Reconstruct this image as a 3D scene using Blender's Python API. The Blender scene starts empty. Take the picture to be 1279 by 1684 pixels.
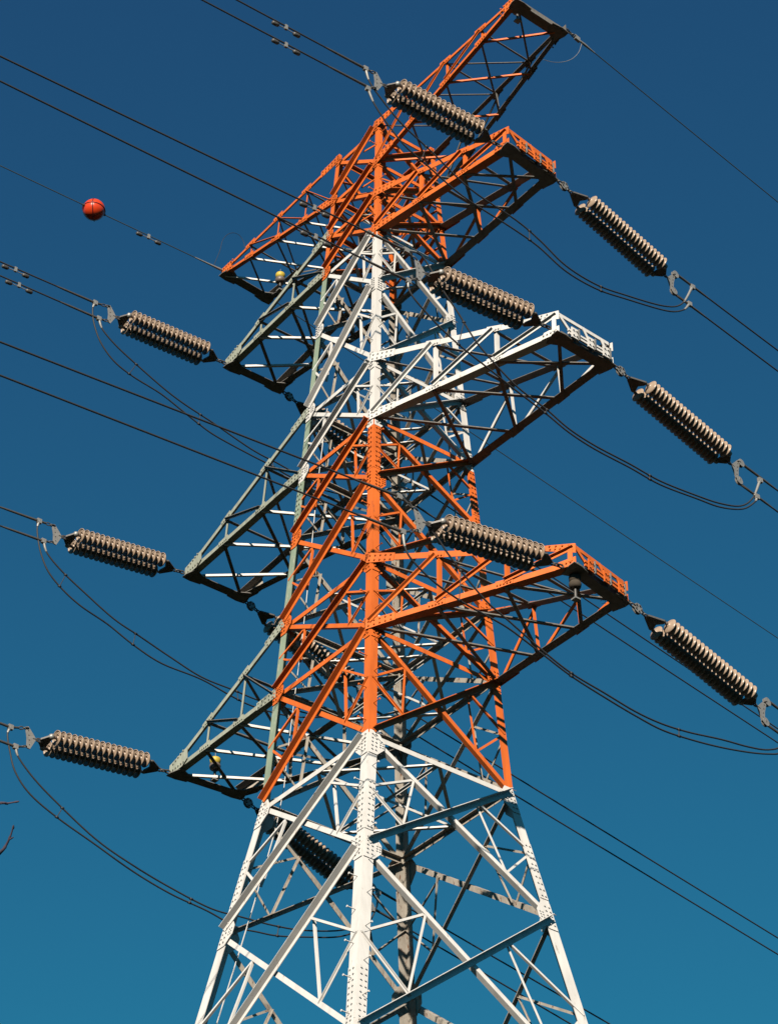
import bpy, bmesh, math, random
from mathutils import Vector, Matrix
random.seed(7)
V = Vector
sc = bpy.context.scene
COL = sc.collection

# ------------------------------------------------------------------ camera, sky, sun, exposure
KEYS = ['TF', 'MF', 'DF', 'TL', 'ML', 'DL', 'TR', 'MR', 'DR', 'TB', 'MB', 'DB']
CAM_NUM = [[35.1171, -27.4833, 1.6], [0.615975, 0.787763, -0.002245], [0.476538, -0.370347, 0.797342], [-0.627285, 0.492213, 0.603523], 67.3751]
LEVEL_NUM = [44.869, 43.718, 42.734, 41.664, 40.082, 37.959, 36.417, 34.821, 32.796, 31.24, 28.822, 26.217, 22.324]
WIDTH_NUM = [0.7374, 1.6, 2.7066, 1.1919, 0.0255, 0.0]
TIP_NUM = [[4.423, -0.374, 41.664], [5.224, -0.026, 36.417], [5.152, 0.157, 31.24], [-4.497, -0.793, 41.664], [-5.282, -1.048, 36.417], [-4.846, -1.46, 31.24], [4.247, 0.915, 41.664], [5.15, 1.301, 36.417], [4.857, 1.573, 31.24], [-4.467, 0.522, 41.664], [-5.273, 0.305, 36.417], [-4.712, -0.005, 31.24], [5.275, -0.748, 44.869], [-5.066, -0.629, 44.869], [5.223, 0.51, 44.869], [-5.153, 0.634, 44.869]]
STRING_NUM = [[[4.423, -0.599, 41.462], [4.423, -3.644, 41.326], [4.423, -3.938, 41.503], [4.423, -3.878, 41.048]], [[5.224, -0.221, 36.388], [5.224, -3.314, 36.099], [5.224, -3.616, 36.428], [5.224, -3.58, 35.72]], [[5.152, -0.135, 31.017], [5.152, -3.318, 30.529], [5.152, -3.744, 30.855], [5.152, -3.683, 30.146]], [[-4.497, -0.858, 41.665], [-4.497, -3.819, 41.473], [-4.497, -4.225, 41.594], [-4.497, -4.107, 41.218]], [[-5.282, -1.154, 36.401], [-5.282, -4.238, 35.962], [-5.282, -4.653, 36.12], [-5.282, -4.517, 35.684]], [[-4.846, -1.53, 31.213], [-4.846, -4.683, 30.757], [-4.846, -5.117, 30.828], [-4.846, -4.977, 30.453]], [[4.241, 0.984, 41.659], [3.947, 4.339, 40.954], [3.929, 4.55, 41.25], [3.943, 4.385, 40.65]], [[5.147, 1.333, 36.405], [4.848, 4.762, 35.727], [4.825, 5.015, 35.937], [4.842, 4.83, 35.392]], [[4.851, 1.636, 31.244], [4.542, 5.171, 30.484], [4.52, 5.425, 30.771], [4.536, 5.24, 30.223]], [[-4.47, 0.557, 41.65], [-4.788, 4.185, 40.927], [-4.807, 4.411, 41.167], [-4.797, 4.294, 40.59]], [[-5.273, 0.306, 36.371], [-5.565, 3.64, 35.6], [-5.588, 3.904, 35.798], [-5.577, 3.782, 35.308]], [[-4.712, -0.003, 31.199], [-5.009, 3.392, 30.31], [-5.032, 3.657, 30.525], [-5.023, 3.558, 30.055]]]
CONDUCTOR_NUM = [[[[4.423, -3.938, 41.503], [4.423, -6.947, 41.408]], [[4.423, -3.878, 41.048], [4.423, -7.71, 40.902]]], [[[5.224, -3.616, 36.428], [5.224, -12.095, 35.979]], [[5.224, -3.58, 35.72], [5.224, -12.045, 35.434]]], [[[5.152, -3.744, 30.855], [5.152, -11.512, 30.189]], [[5.152, -3.683, 30.146], [5.152, -11.453, 29.555]]], [[[-4.497, -4.225, 41.594], [-4.497, -6.562, 41.465]], [[-4.497, -4.107, 41.218], [-4.497, -6.528, 41.098]]], [[[-5.282, -4.653, 36.12], [-5.282, -5.572, 36.058]], [[-5.282, -4.517, 35.684], [-5.282, -5.529, 35.596]]], [[[-4.846, -5.117, 30.828], [-4.846, -5.357, 30.841]], [[-4.846, -4.977, 30.453], [-4.846, -5.319, 30.427]]], [[[3.929, 4.55, 41.25], [3.656, 7.673, 41.009]], [[3.943, 4.385, 40.65], [3.663, 7.595, 40.394]]], [[[4.825, 5.015, 35.937], [4.738, 6.019, 35.825]], [[4.842, 4.83, 35.392], [4.744, 5.95, 35.282]]], [[[4.52, 5.425, 30.771], [4.468, 6.013, 30.698]], [[4.536, 5.24, 30.223], [4.487, 5.803, 30.14]]], [[[-4.807, 4.411, 41.167], [-5.894, 16.836, 39.999]], [[-4.797, 4.294, 40.59], [-5.89, 16.782, 39.568]]], [[[-5.588, 3.904, 35.798], [-6.736, 17.029, 34.625]], [[-5.577, 3.782, 35.308], [-6.731, 16.971, 34.167]]], [[[-5.032, 3.657, 30.525], [-5.62, 10.379, 29.867]], [[-5.023, 3.558, 30.055], [-5.517, 9.206, 29.445]]]]
JUMPER_NUM = [[[[4.423, -3.938, 41.503], [4.417, -3.83, 41.215], [4.402, -3.568, 40.981], [4.37, -3.029, 40.639], [4.325, -2.253, 40.382], [4.269, -1.281, 40.032], [4.198, -0.06, 39.953], [4.16, 0.587, 39.8], [4.12, 1.269, 39.551], [4.071, 2.106, 39.548], [4.024, 2.919, 39.75], [3.959, 4.042, 40.108], [3.926, 4.606, 40.484], [3.903, 4.993, 41.175]], [[4.423, -3.878, 41.0], [4.414, -3.709, 40.69], [4.394, -3.372, 40.378], [4.369, -2.943, 40.095], [4.339, -2.418, 39.952], [4.284, -1.482, 39.711], [4.21, -0.205, 39.669], [4.169, 0.509, 39.605], [4.125, 1.256, 39.396], [4.077, 2.094, 39.425], [4.029, 2.907, 39.642], [3.959, 4.118, 40.018], [3.93, 4.623, 40.325], [3.917, 4.846, 40.62]]], [[[5.224, -3.616, 36.428], [5.212, -3.341, 36.533], [5.203, -3.167, 36.458], [5.194, -2.967, 36.238], [5.184, -2.738, 35.962], [5.167, -2.379, 35.63], [5.15, -2.008, 35.233], [5.133, -1.633, 34.983], [5.103, -0.991, 34.676], [5.069, -0.263, 34.524], [5.044, 0.274, 34.367], [5.014, 0.929, 34.31], [4.973, 1.818, 34.338], [4.937, 2.608, 34.338], [4.891, 3.587, 34.484], [4.861, 4.239, 34.62], [4.835, 4.811, 34.844], [4.817, 5.189, 35.222], [4.805, 5.458, 35.787]], [[5.224, -3.58, 35.72], [5.224, -3.568, 35.541], [5.218, -3.441, 35.384], [5.206, -3.185, 35.229], [5.189, -2.814, 35.038], [5.167, -2.312, 34.863], [5.138, -1.688, 34.723], [5.108, -1.028, 34.568], [5.076, -0.317, 34.422], [5.049, 0.265, 34.274], [5.02, 0.919, 34.216], [4.979, 1.806, 34.243], [4.943, 2.595, 34.242], [4.899, 3.573, 34.4], [4.869, 4.222, 34.52], [4.841, 4.847, 34.784], [4.824, 5.221, 35.131], [4.82, 5.309, 35.307]]], [[[5.153, -3.757, 30.848], [5.144, -3.634, 30.86], [5.129, -3.415, 30.727], [5.111, -3.154, 30.577], [5.092, -2.88, 30.408], [5.071, -2.579, 30.15], [5.021, -1.849, 29.669], [4.982, -1.275, 29.475], [4.927, -0.483, 29.226], [4.88, 0.191, 29.069], [4.825, 0.999, 29.015], [4.773, 1.744, 28.966], [4.728, 2.401, 28.998], [4.681, 3.091, 29.118], [4.621, 3.963, 29.338], [4.571, 4.684, 29.49], [4.532, 5.241, 29.661], [4.504, 5.654, 29.941], [4.485, 5.928, 30.523]], [[5.152, -3.683, 30.146], [5.147, -3.618, 29.827], [5.134, -3.429, 29.644], [5.101, -2.954, 29.451], [5.057, -2.308, 29.349], [5.011, -1.651, 29.334], [4.981, -1.214, 29.301], [4.931, -0.491, 29.146], [4.885, 0.184, 29.001], [4.829, 0.989, 28.921], [4.778, 1.734, 28.871], [4.733, 2.386, 28.864], [4.685, 3.074, 28.969], [4.631, 3.859, 29.138], [4.576, 4.666, 29.364], [4.537, 5.225, 29.562], [4.513, 5.575, 29.736], [4.5, 5.761, 30.025]]], [[[-4.497, -4.225, 41.594], [-4.495, -4.273, 41.398], [-4.498, -4.216, 41.042], [-4.505, -4.014, 40.619], [-4.518, -3.65, 40.302], [-4.536, -3.157, 40.154], [-4.561, -2.442, 40.071], [-4.58, -1.909, 39.922], [-4.598, -1.421, 39.779], [-4.614, -0.965, 39.684], [-4.645, -0.1, 39.647], [-4.666, 0.478, 39.64], [-4.692, 1.195, 39.601], [-4.725, 2.106, 39.72], [-4.762, 3.136, 40.059], [-4.793, 4.015, 40.627], [-4.807, 4.411, 41.167]], [[-4.497, -4.107, 41.218], [-4.502, -3.98, 40.969], [-4.516, -3.588, 40.716], [-4.537, -2.991, 40.473], [-4.56, -2.36, 40.245], [-4.577, -1.875, 40.119], [-4.594, -1.389, 40.041], [-4.608, -1.014, 39.987], [-4.643, -0.011, 39.805], [-4.668, 0.669, 39.783], [-4.692, 1.356, 39.761], [-4.725, 2.271, 39.848], [-4.756, 3.132, 40.02], [-4.784, 3.92, 40.304], [-4.797, 4.294, 40.59]]], [[[-5.282, -4.653, 36.12], [-5.281, -4.682, 35.94], [-5.282, -4.647, 35.7], [-5.286, -4.546, 35.373], [-5.293, -4.341, 35.021], [-5.306, -3.984, 34.756], [-5.323, -3.514, 34.556], [-5.346, -2.853, 34.411], [-5.369, -2.227, 34.202], [-5.394, -1.51, 34.059], [-5.43, -0.518, 34.103], [-5.46, 0.325, 34.017], [-5.481, 0.922, 34.017], [-5.513, 1.827, 34.186], [-5.548, 2.795, 34.591], [-5.577, 3.619, 35.212], [-5.588, 3.904, 35.767]], [[-5.282, -4.517, 35.684], [-5.286, -4.393, 35.427], [-5.299, -4.02, 35.167], [-5.32, -3.44, 34.898], [-5.346, -2.721, 34.601], [-5.369, -2.067, 34.462], [-5.396, -1.299, 34.295], [-5.424, -0.525, 34.156], [-5.452, 0.267, 34.183], [-5.478, 1.007, 34.213], [-5.51, 1.899, 34.364], [-5.542, 2.791, 34.555], [-5.568, 3.533, 34.895], [-5.577, 3.782, 35.277]]], [[[-4.846, -5.117, 30.828], [-4.845, -5.168, 30.646], [-4.847, -5.082, 30.306], [-4.85, -4.926, 29.916], [-4.858, -4.574, 29.579], [-4.871, -3.958, 29.316], [-4.889, -3.093, 29.064], [-4.908, -2.203, 28.802], [-4.926, -1.324, 28.634], [-4.945, -0.467, 28.571], [-4.959, 0.216, 28.468], [-4.97, 0.753, 28.536], [-4.98, 1.208, 28.614], [-4.994, 1.859, 28.812], [-5.013, 2.763, 29.137], [-5.026, 3.377, 29.581], [-5.032, 3.658, 30.065], [-5.033, 3.72, 30.463]], [[-4.846, -4.977, 30.453], [-4.848, -4.877, 30.24], [-4.856, -4.512, 29.931], [-4.867, -3.985, 29.62], [-4.886, -3.075, 29.173], [-4.903, -2.214, 28.927], [-4.922, -1.334, 28.76], [-4.941, -0.387, 28.65], [-4.956, 0.334, 28.718], [-4.972, 1.109, 28.803], [-4.988, 1.851, 28.954], [-5.007, 2.757, 29.268], [-5.018, 3.294, 29.618], [-5.023, 3.558, 30.027]]]]
EARTH_NUM = [[[-5.066, -0.629, 44.869], [-5.066, -0.78, 44.895], [-5.066, -1.277, 44.857], [-5.066, -2.664, 44.754], [-5.066, -3.819, 44.732], [-5.066, -4.108, 44.783], [-5.066, -4.425, 44.799], [-5.066, -6.506, 44.662]], [[-5.153, 0.634, 44.869], [-5.721, 7.135, 44.357], [-5.794, 7.965, 44.288], [-6.162, 12.166, 43.971], [-6.673, 18.015, 43.627]], [[5.219, 0.546, 44.877], [5.198, 0.794, 44.86], [5.187, 0.919, 44.861], [5.172, 1.093, 44.79], [4.946, 3.676, 44.6], [4.648, 7.083, 44.217]], [[-5.066, -0.913, 44.894], [-5.066, -0.768, 45.416], [-5.066, -0.714, 45.743], [-5.066, -0.589, 46.0], [-5.066, -0.425, 46.149], [-5.066, -0.256, 46.169], [-5.066, -0.131, 46.033], [-5.066, -0.089, 45.796]], [[5.175, 1.057, 44.781], [5.184, 0.948, 44.455], [5.203, 0.732, 44.108], [5.228, 0.453, 43.822], [5.255, 0.145, 43.604], [5.278, -0.121, 43.485]]]
BEACON_NUM = [[-4.2, 0.301, 44.55], [-4.457, -0.75, 31.5], [4.956, -0.475, 45.0], [4.943, 0.325, 31.0]]
TWIG_NUM = [[[23.801, -21.059, 9.453], [23.757, -21.106, 9.445], [23.734, -21.136, 9.446], [23.372, -21.151, 9.58]], [[24.104, -21.251, 9.096], [24.07, -21.244, 9.054], [24.03, -21.244, 9.013], [23.993, -21.254, 8.984], [23.786, -21.266, 8.944]]]
NEST = [4.762, 1.285, 31.3]
Z = dict(zip(['t', 'e', 'u', 'A', 'm1', 'm', '1', '2', '3', '4', '5', '6', '7'], LEVEL_NUM)); W = WIDTH_NUM
TIP = dict(zip(KEYS+['EF', 'EL', 'ER', 'EB'], TIP_NUM)); STR = dict(zip(KEYS, STRING_NUM))
COND = {(k, 'ul'[j]): CONDUCTOR_NUM[i][j] for i, k in enumerate(KEYS) for j in (0, 1)}
J = {(k, 'ab'[j]): JUMPER_NUM[i][j] for i, k in enumerate(['T', 'M', 'D', 'TL', 'ML', 'DL']) for j in (0, 1)}
EARTH = dict(zip(['LF', 'LR', 'RR', 'LLOOP', 'RLOOP'], EARTH_NUM)); BEACON = dict(zip(['el', 'dl', 'er', 'dr'], BEACON_NUM)); TWIG = TWIG_NUM
cam_d = bpy.data.cameras.new('camera'); cam = bpy.data.objects.new('camera', cam_d); COL.objects.link(cam)
cr, cu_, cf = V(CAM_NUM[1]), V(CAM_NUM[2]), V(CAM_NUM[3])
M = Matrix((cr, cu_, -cf)).transposed().to_4x4(); M.translation = V(CAM_NUM[0])
cam.matrix_world = M
cam_d.sensor_fit = 'VERTICAL'; cam_d.sensor_height = 24; cam_d.lens = CAM_NUM[4]
cam_d.clip_start = 0.1; cam_d.clip_end = 5000
sc.camera = cam
SUN_EL = math.radians(25); SUN_DIR_H = V((0.67, -0.742, 0))
sun_dir = V((SUN_DIR_H.x*math.cos(SUN_EL), SUN_DIR_H.y*math.cos(SUN_EL), math.sin(SUN_EL))).normalized()
w = bpy.data.worlds.new('World'); sc.world = w; w.use_nodes = True
nt = w.node_tree; bg = nt.nodes['Background']
sky = nt.nodes.new('ShaderNodeTexSky'); sky.sky_type = 'NISHITA'; sky.sun_disc = False
sky.sun_elevation = SUN_EL; sky.sun_rotation = math.atan2(SUN_DIR_H.x, SUN_DIR_H.y)
sky.air_density = 1.0; sky.dust_density = 0.3; sky.ozone_density = 3.0; sky.altitude = 900
sep_ = nt.nodes.new('ShaderNodeSeparateColor'); com = nt.nodes.new('ShaderNodeCombineColor')
nt.links.new(sky.outputs[0], sep_.inputs[0])
for ch, (k_, p_, top_) in enumerate(((0.198, 0.43, 1.25), (0.755, 1.38, 2.2), (0.92, 1.02, 4.1))):   # a deep polarised sky: each channel a * x^p
    mn = nt.nodes.new('ShaderNodeMath'); mn.operation = 'MINIMUM'; mn.inputs[1].default_value = top_
    pw = nt.nodes.new('ShaderNodeMath'); pw.operation = 'POWER'; pw.inputs[1].default_value = p_
    mu = nt.nodes.new('ShaderNodeMath'); mu.operation = 'MULTIPLY'; mu.inputs[1].default_value = k_
    nt.links.new(sep_.outputs[ch], mn.inputs[0]); nt.links.new(mn.outputs[0], pw.inputs[0]); nt.links.new(pw.outputs[0], mu.inputs[0]); nt.links.new(mu.outputs[0], com.inputs[ch])
nt.links.new(com.outputs[0], bg.inputs[0]); bg.inputs[1].default_value = 0.06
sl = bpy.data.lights.new('sun', 'SUN'); sl.energy = 5.0; sl.angle = math.radians(0.5); sl.color = (1, 0.93, 0.82)
so = bpy.data.objects.new('sun', sl); COL.objects.link(so)
so.rotation_euler = (-sun_dir).to_track_quat('-Z', 'Y').to_euler()
sc.view_settings.view_transform = 'Standard'; sc.view_settings.look = 'None'
sc.view_settings.exposure = 0.57; sc.view_settings.gamma = 1
sc.cycles.max_bounces = 2; sc.cycles.diffuse_bounces = 1; sc.cycles.sample_clamp_indirect = 0.045

# ------------------------------------------------------------------ materials
def mat(name, base, rough=0.5, metal=0.0, var=0.12, chip=None, chip_amt=0.0, scale=6.0, streak=1.0, bump=0.0, spec=0.4):
    m = bpy.data.materials.new(name); m.use_nodes = True
    t = m.node_tree; N = t.nodes.new; L = t.links.new; b = t.nodes['Principled BSDF']
    b.inputs['Roughness'].default_value = rough; b.inputs['Metallic'].default_value = metal
    b.inputs['Specular IOR Level'].default_value = spec
    tc = N('ShaderNodeTexCoord'); mp = N('ShaderNodeMapping'); mp.inputs['Scale'].default_value = (1, 1, streak)
    L(tc.outputs['Object'], mp.inputs[0])
    n1 = N('ShaderNodeTexNoise'); n1.inputs['Scale'].default_value = scale; n1.inputs['Detail'].default_value = 6; n1.inputs['Roughness'].default_value = 0.65
    L(mp.outputs[0], n1.inputs[0])
    r1 = N('ShaderNodeValToRGB'); r1.color_ramp.elements[0].position = 0.3; r1.color_ramp.elements[1].position = 0.72
    c = V(base[:3])
    r1.color_ramp.elements[0].color = (*(c*(1-var)), 1); r1.color_ramp.elements[1].color = (*[min(1, x*(1+var)) for x in c], 1)
    L(n1.outputs[0], r1.inputs[0]); out = r1.outputs[0]
    if chip:
        n2 = N('ShaderNodeTexNoise'); n2.inputs['Scale'].default_value = scale*2.2; n2.inputs['Detail'].default_value = 8; n2.inputs['Roughness'].default_value = 0.7
        L(mp.outputs[0], n2.inputs[0])
        r2 = N('ShaderNodeValToRGB'); p0 = 0.72-chip_amt
        r2.color_ramp.elements[0].position = p0; r2.color_ramp.elements[1].position = p0+0.07
        L(n2.outputs[0], r2.inputs[0])
        mx = N('ShaderNodeMix'); mx.data_type = 'RGBA'; L(r2.outputs[0], mx.inputs[0]); L(out, mx.inputs[6]); mx.inputs[7].default_value = (*chip, 1)
        out = mx.outputs[2]
    L(out, b.inputs['Base Color'])
    if bump:
        bp = N('ShaderNodeBump'); bp.inputs['Strength'].default_value = bump; bp.inputs['Distance'].default_value = 0.01
        L(n1.outputs[0], bp.inputs['Height']); L(bp.outputs[0], b.inputs['Normal'])
    return m
SHADEGREY = mat('painted_shade_grey', (0.145, 0.13, 0.112), 0.7, 0, 0.3, (0.09, 0.055, 0.035), 0.12, 9, 0.5)  # dark grey that paints in the shade on arm struts, rear chords, end beams
RUST = (0.16, 0.07, 0.035); GREYM = (0.2, 0.19, 0.17)
ORANGE = mat('orange_paint', (0.66, 0.135, 0.020), 0.55, 0, 0.20, (0.33, 0.075, 0.03), 0.10, 4, 0.22)
WHITE = mat('white_paint', (0.645, 0.60, 0.545), 0.6, 0, 0.13, (0.36, 0.29, 0.22), 0.10, 5, 0.2)
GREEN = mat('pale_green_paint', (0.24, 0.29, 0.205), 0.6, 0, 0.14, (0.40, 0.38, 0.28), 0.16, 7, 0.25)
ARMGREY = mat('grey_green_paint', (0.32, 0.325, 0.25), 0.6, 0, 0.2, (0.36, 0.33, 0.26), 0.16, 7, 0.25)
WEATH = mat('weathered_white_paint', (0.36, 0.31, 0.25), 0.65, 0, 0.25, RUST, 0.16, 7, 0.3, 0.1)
STEEL = mat('galvanised_steel', (0.30, 0.28, 0.25), 0.5, 0.4, 0.2, (0.16, 0.14, 0.12), 0.1, 20, 1)
DARKST = mat('dark_steel', (0.10, 0.09, 0.08), 0.5, 0.4, 0.2, RUST, 0.08, 20, 1)
CABLE = mat('aged_aluminium_cable', (0.042, 0.04, 0.04), 0.6, 0.3, 0.15, None, 0, 30, 1)
PORC = mat('brown_grey_porcelain', (0.35, 0.25, 0.175), 0.30, 0, 0.20, (0.17, 0.12, 0.085), 0.14, 9, 1, 0, 0.3)
PORCB = mat('insulator_cap_steel', (0.16, 0.12, 0.10), 0.5, 0.2, 0.2, None, 0, 12, 1)
BALL = mat('glossy_orange_red_plastic', (0.62, 0.05, 0.012), 0.28, 0, 0.06, None, 0, 4, 1)
BALLD = mat('dark_red_seam', (0.12, 0.01, 0.01), 0.5, 0, 0.1)
YELLOW = mat('yellow_paint', (0.52, 0.37, 0.045), 0.5, 0, 0.15, (0.3, 0.17, 0.03), 0.1, 14)
DGREEN = mat('dark_weathered_wire', (0.05, 0.06, 0.05), 0.6, 0.2, 0.1)
CONC = mat('concrete', (0.36, 0.34, 0.31), 0.9, 0, 0.15, None, 0, 8)
BARK = mat('bark', (0.05, 0.035, 0.05), 0.85, 0, 0.3, None, 0, 15, 0.3)
TWIG_SHADE = mat('twigs_and_shaded_drum', (0.06, 0.045, 0.03), 0.9, 0, 0.3)
GROUND = mat('low_bounce_dark_ground', (0.014, 0.017, 0.009), 1.0, 0, 0.35, (0.018, 0.014, 0.01), 0.18, 0.6, 1, 0, 0)  # unseen ground kept near black to cut bounced light on the undersides

# ------------------------------------------------------------------ mesh helpers
class MB:
    def __init__(s): s.v = []; s.f = []; s.m = []; s.mats = []; s.sm = []
    def mi(s, m):
        if m not in s.mats: s.mats.append(m)
        return s.mats.index(m)
    def add(s, vs, fs, m, smooth=False):
        o = len(s.v); s.v += [V(x) for x in vs]; k = s.mi(m)
        for f in fs: s.f.append([i+o for i in f]); s.m.append(k); s.sm.append(smooth)
    def build(s, name, parent=None):
        me = bpy.data.meshes.new(name)
        me.from_pydata([tuple(x) for x in s.v], [], s.f)
        for m in s.mats: me.materials.append(m)
        me.polygons.foreach_set('material_index', s.m); me.polygons.foreach_set('use_smooth', s.sm)
        me.update()
        bm = bmesh.new(); bm.from_mesh(me); bmesh.ops.recalc_face_normals(bm, faces=bm.faces); bm.to_mesh(me); bm.free()
        o = bpy.data.objects.new(name, me); COL.objects.link(o)
        if parent: o.parent = parent
        return o
    def sweep(s, p, q, ax, ay, prof, m):
        n = len(prof); vs = [p+ax*a+ay*b for a, b in prof]+[q+ax*a+ay*b for a, b in prof]
        fs = [[i, (i+1) % n, n+(i+1) % n, n+i] for i in range(n)]+[list(range(n-1, -1, -1)), list(range(n, 2*n))]
        s.add(vs, fs, m)
    def box(s, c, ax, ay, az, hx, hy, hz, m):
        c = V(c); vs = [c+ax*hx*i+ay*hy*j+az*hz*k for i in (-1, 1) for j in (-1, 1) for k in (-1, 1)]
        s.add(vs, [[0, 1, 3, 2], [4, 6, 7, 5], [0, 4, 5, 1], [2, 3, 7, 6], [0, 2, 6, 4], [1, 5, 7, 3]], m)
    def angle(s, p, q, n, b, m, up=None, stand=-1, edge=1, off=0.0, t=0.012, b2=None):
        """steel angle from p to q: flat flange in the plane with normal n, standing flange on the `edge` side towards stand*n"""
        p = V(p); q = V(q); e = (q-p).normalized(); n = (n-e*n.dot(e)).normalized(); a = e.cross(n)
        ref = up if up is not None else V((0, 0, 1))
        if a.dot(ref) < 0: a = -a
        a = a*edge; b2 = b2 or b; t2 = t*1.0
        if stand > 0: prof = [(-b/2, 0), (b/2, 0), (b/2, b2), (b/2-t2, b2), (b/2-t2, t2), (-b/2, t2)]
        else: prof = [(-b/2, 0), (b/2, 0), (b/2, -b2), (b/2-t2, -b2), (b/2-t2, -t2), (-b/2, -t2)]
        s.sweep(p+n*off, q+n*off, a, n, prof, m)
    def tube(s, pts, r, m, k=8, caps=True, smooth=True):
        pts = [V(x) for x in pts]; n = len(pts); o = []
        d0 = (pts[1]-pts[0]).normalized(); a = d0.orthogonal().normalized()
        for i, p in enumerate(pts):
            d = (pts[min(i+1, n-1)]-pts[max(i-1, 0)]).normalized()
            a = (a-d*a.dot(d)).normalized(); b = d.cross(a); rr = r[i] if isinstance(r, (list, tuple)) else r
            o += [p+(a*math.cos(2*math.pi*j/k)+b*math.sin(2*math.pi*j/k))*rr for j in range(k)]
        fs = [[i*k+j, i*k+(j+1) % k, (i+1)*k+(j+1) % k, (i+1)*k+j] for i in range(n-1) for j in range(k)]
        s.add(o, fs, m, smooth)
        if caps: s.add(o[:k], [list(range(k-1, -1, -1))], m); s.add(o[-k:], [list(range(k))], m)
    def lathe(s, c, ax, prof, m, k=20, smooth=True):
        c = V(c); a = ax.orthogonal().normalized(); b = ax.cross(a); n = len(prof)
        vs = [c+ax*x+(a*math.cos(2*math.pi*j/k)+b*math.sin(2*math.pi*j/k))*r for x, r in prof for j in range(k)]
        s.add(vs, [[i*k+j, i*k+(j+1) % k, (i+1)*k+(j+1) % k, (i+1)*k+j] for i in range(n-1) for j in range(k)], m, smooth)
    def bolt(s, c, n, m, r=0.016, h=0.026):
        a = n.orthogonal().normalized(); b = n.cross(a); c = V(c)
        vs = [c+n*z+(a*math.cos(math.pi*j/3)+b*math.sin(math.pi*j/3))*r for z in (0, h) for j in range(6)]
        s.add(vs, [[j, (j+1) % 6, 6+(j+1) % 6, 6+j] for j in range(6)]+[[6, 7, 8, 9, 10, 11]], m)
    def plate(s, poly, n, t, m):
        k = len(poly); n = n.normalized(); vs = [V(x) for x in poly]+[V(x)+n*t for x in poly]
        s.add(vs, [list(range(k-1, -1, -1)), list(range(k, 2*k))]+[[i, (i+1) % k, k+(i+1) % k, k+i] for i in range(k)], m)

def tag(o, label=None, cat=None, group=None, kind=None):
    if label: o['label'] = label
    if cat: o['category'] = cat
    if group: o['group'] = group
    if kind: o['kind'] = kind
    return o
def empty(name, loc=(0, 0, 0)):
    o = bpy.data.objects.new(name, None); o.location = loc; o.empty_display_size = 0.3; COL.objects.link(o); return o
def copy_tree(o, parent=None):
    c = o.copy(); COL.objects.link(c); c.parent = parent
    for ch in [x for x in bpy.data.objects if x.parent == o]: copy_tree(ch, c)
    return c
def smooth_path(pts, sub=5):
    pts = [V(x) for x in pts]; P = [pts[0]*2-pts[1]]+pts+[pts[-1]*2-pts[-2]]; o = []
    for i in range(1, len(P)-2):
        for j in range(sub):
            t = j/sub; a, b, c, d = P[i-1], P[i], P[i+1], P[i+2]
            o.append(0.5*(2*b+(c-a)*t+(2*a-5*b+4*c-d)*t*t+(3*b-a-3*c+d)*t**3))
    o.append(pts[-1]); return o

# ------------------------------------------------------------------ ground
g = MB(); S = 1500
g.add([(-S, -S, 0), (S, -S, 0), (S, S, 0), (-S, S, 0)], [[0, 1, 2, 3]], GROUND)
tag(g.build('ground'), kind='structure')

# ------------------------------------------------------------------ the lattice tower
LV = ['t', 'e', 'u', 'A', 'm1', 'm', '1', '2', '3', '4', '5', '6', '7', 'p', 'q', 'g']
zs = dict(Z); zs['p'] = 16.4; zs['q'] = 9.0; zs['g'] = 0.25
SG = dict(F=(1, -1), L=(-1, -1), R=(1, 1), B=(-1, 1))
def wof(z):
    if z >= zs['1']: return W[3]+(W[0]-W[3])*(z-zs['1'])/(zs['t']-zs['1'])
    if z >= zs['5']: return W[1]+(W[3]-W[1])*(z-zs['5'])/(zs['1']-zs['5'])
    return W[1]+(W[2]-W[1])*(zs['5']-z)/(zs['5']-zs['7'])
def legp(leg, z): s = SG[leg]; h = wof(z); return V((s[0]*h, s[1]*h*(1+W[4]), z))
def node(l, leg): return legp(leg, zs[l])
def legb(z):
    for za, b in ((zs['A'], .112), (zs['1'], .142), (zs['5'], .168), (zs['6'], .195)):
        if z >= za-0.01: return b
    return .225
FACES = {'FL': ('F', 'L', V((0, -1, 0))), 'FR': ('F', 'R', V((1, 0, 0))), 'RB': ('R', 'B', V((0, 1, 0))), 'LB': ('L', 'B', V((-1, 0, 0)))}
def band(i, leg=None, face=None):        # paint of the panel below level i
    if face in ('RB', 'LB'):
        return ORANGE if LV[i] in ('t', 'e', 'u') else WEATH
    l = LV[i]
    if l in ('t', 'e', 'u'): return ORANGE
    if l in ('A', 'm1', 'm'): return WHITE
    if l in ('1', '2', '3', '4'): return ORANGE
    return WHITE
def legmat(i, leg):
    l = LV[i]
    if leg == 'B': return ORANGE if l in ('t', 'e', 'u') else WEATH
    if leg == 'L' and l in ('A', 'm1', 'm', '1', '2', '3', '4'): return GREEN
    return band(i)
tower = empty('transmission_tower', (0, 0, 0))
tag(tower, 'tall orange and white lattice steel power pylon with stacked cross arms', 'pylon')

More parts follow.
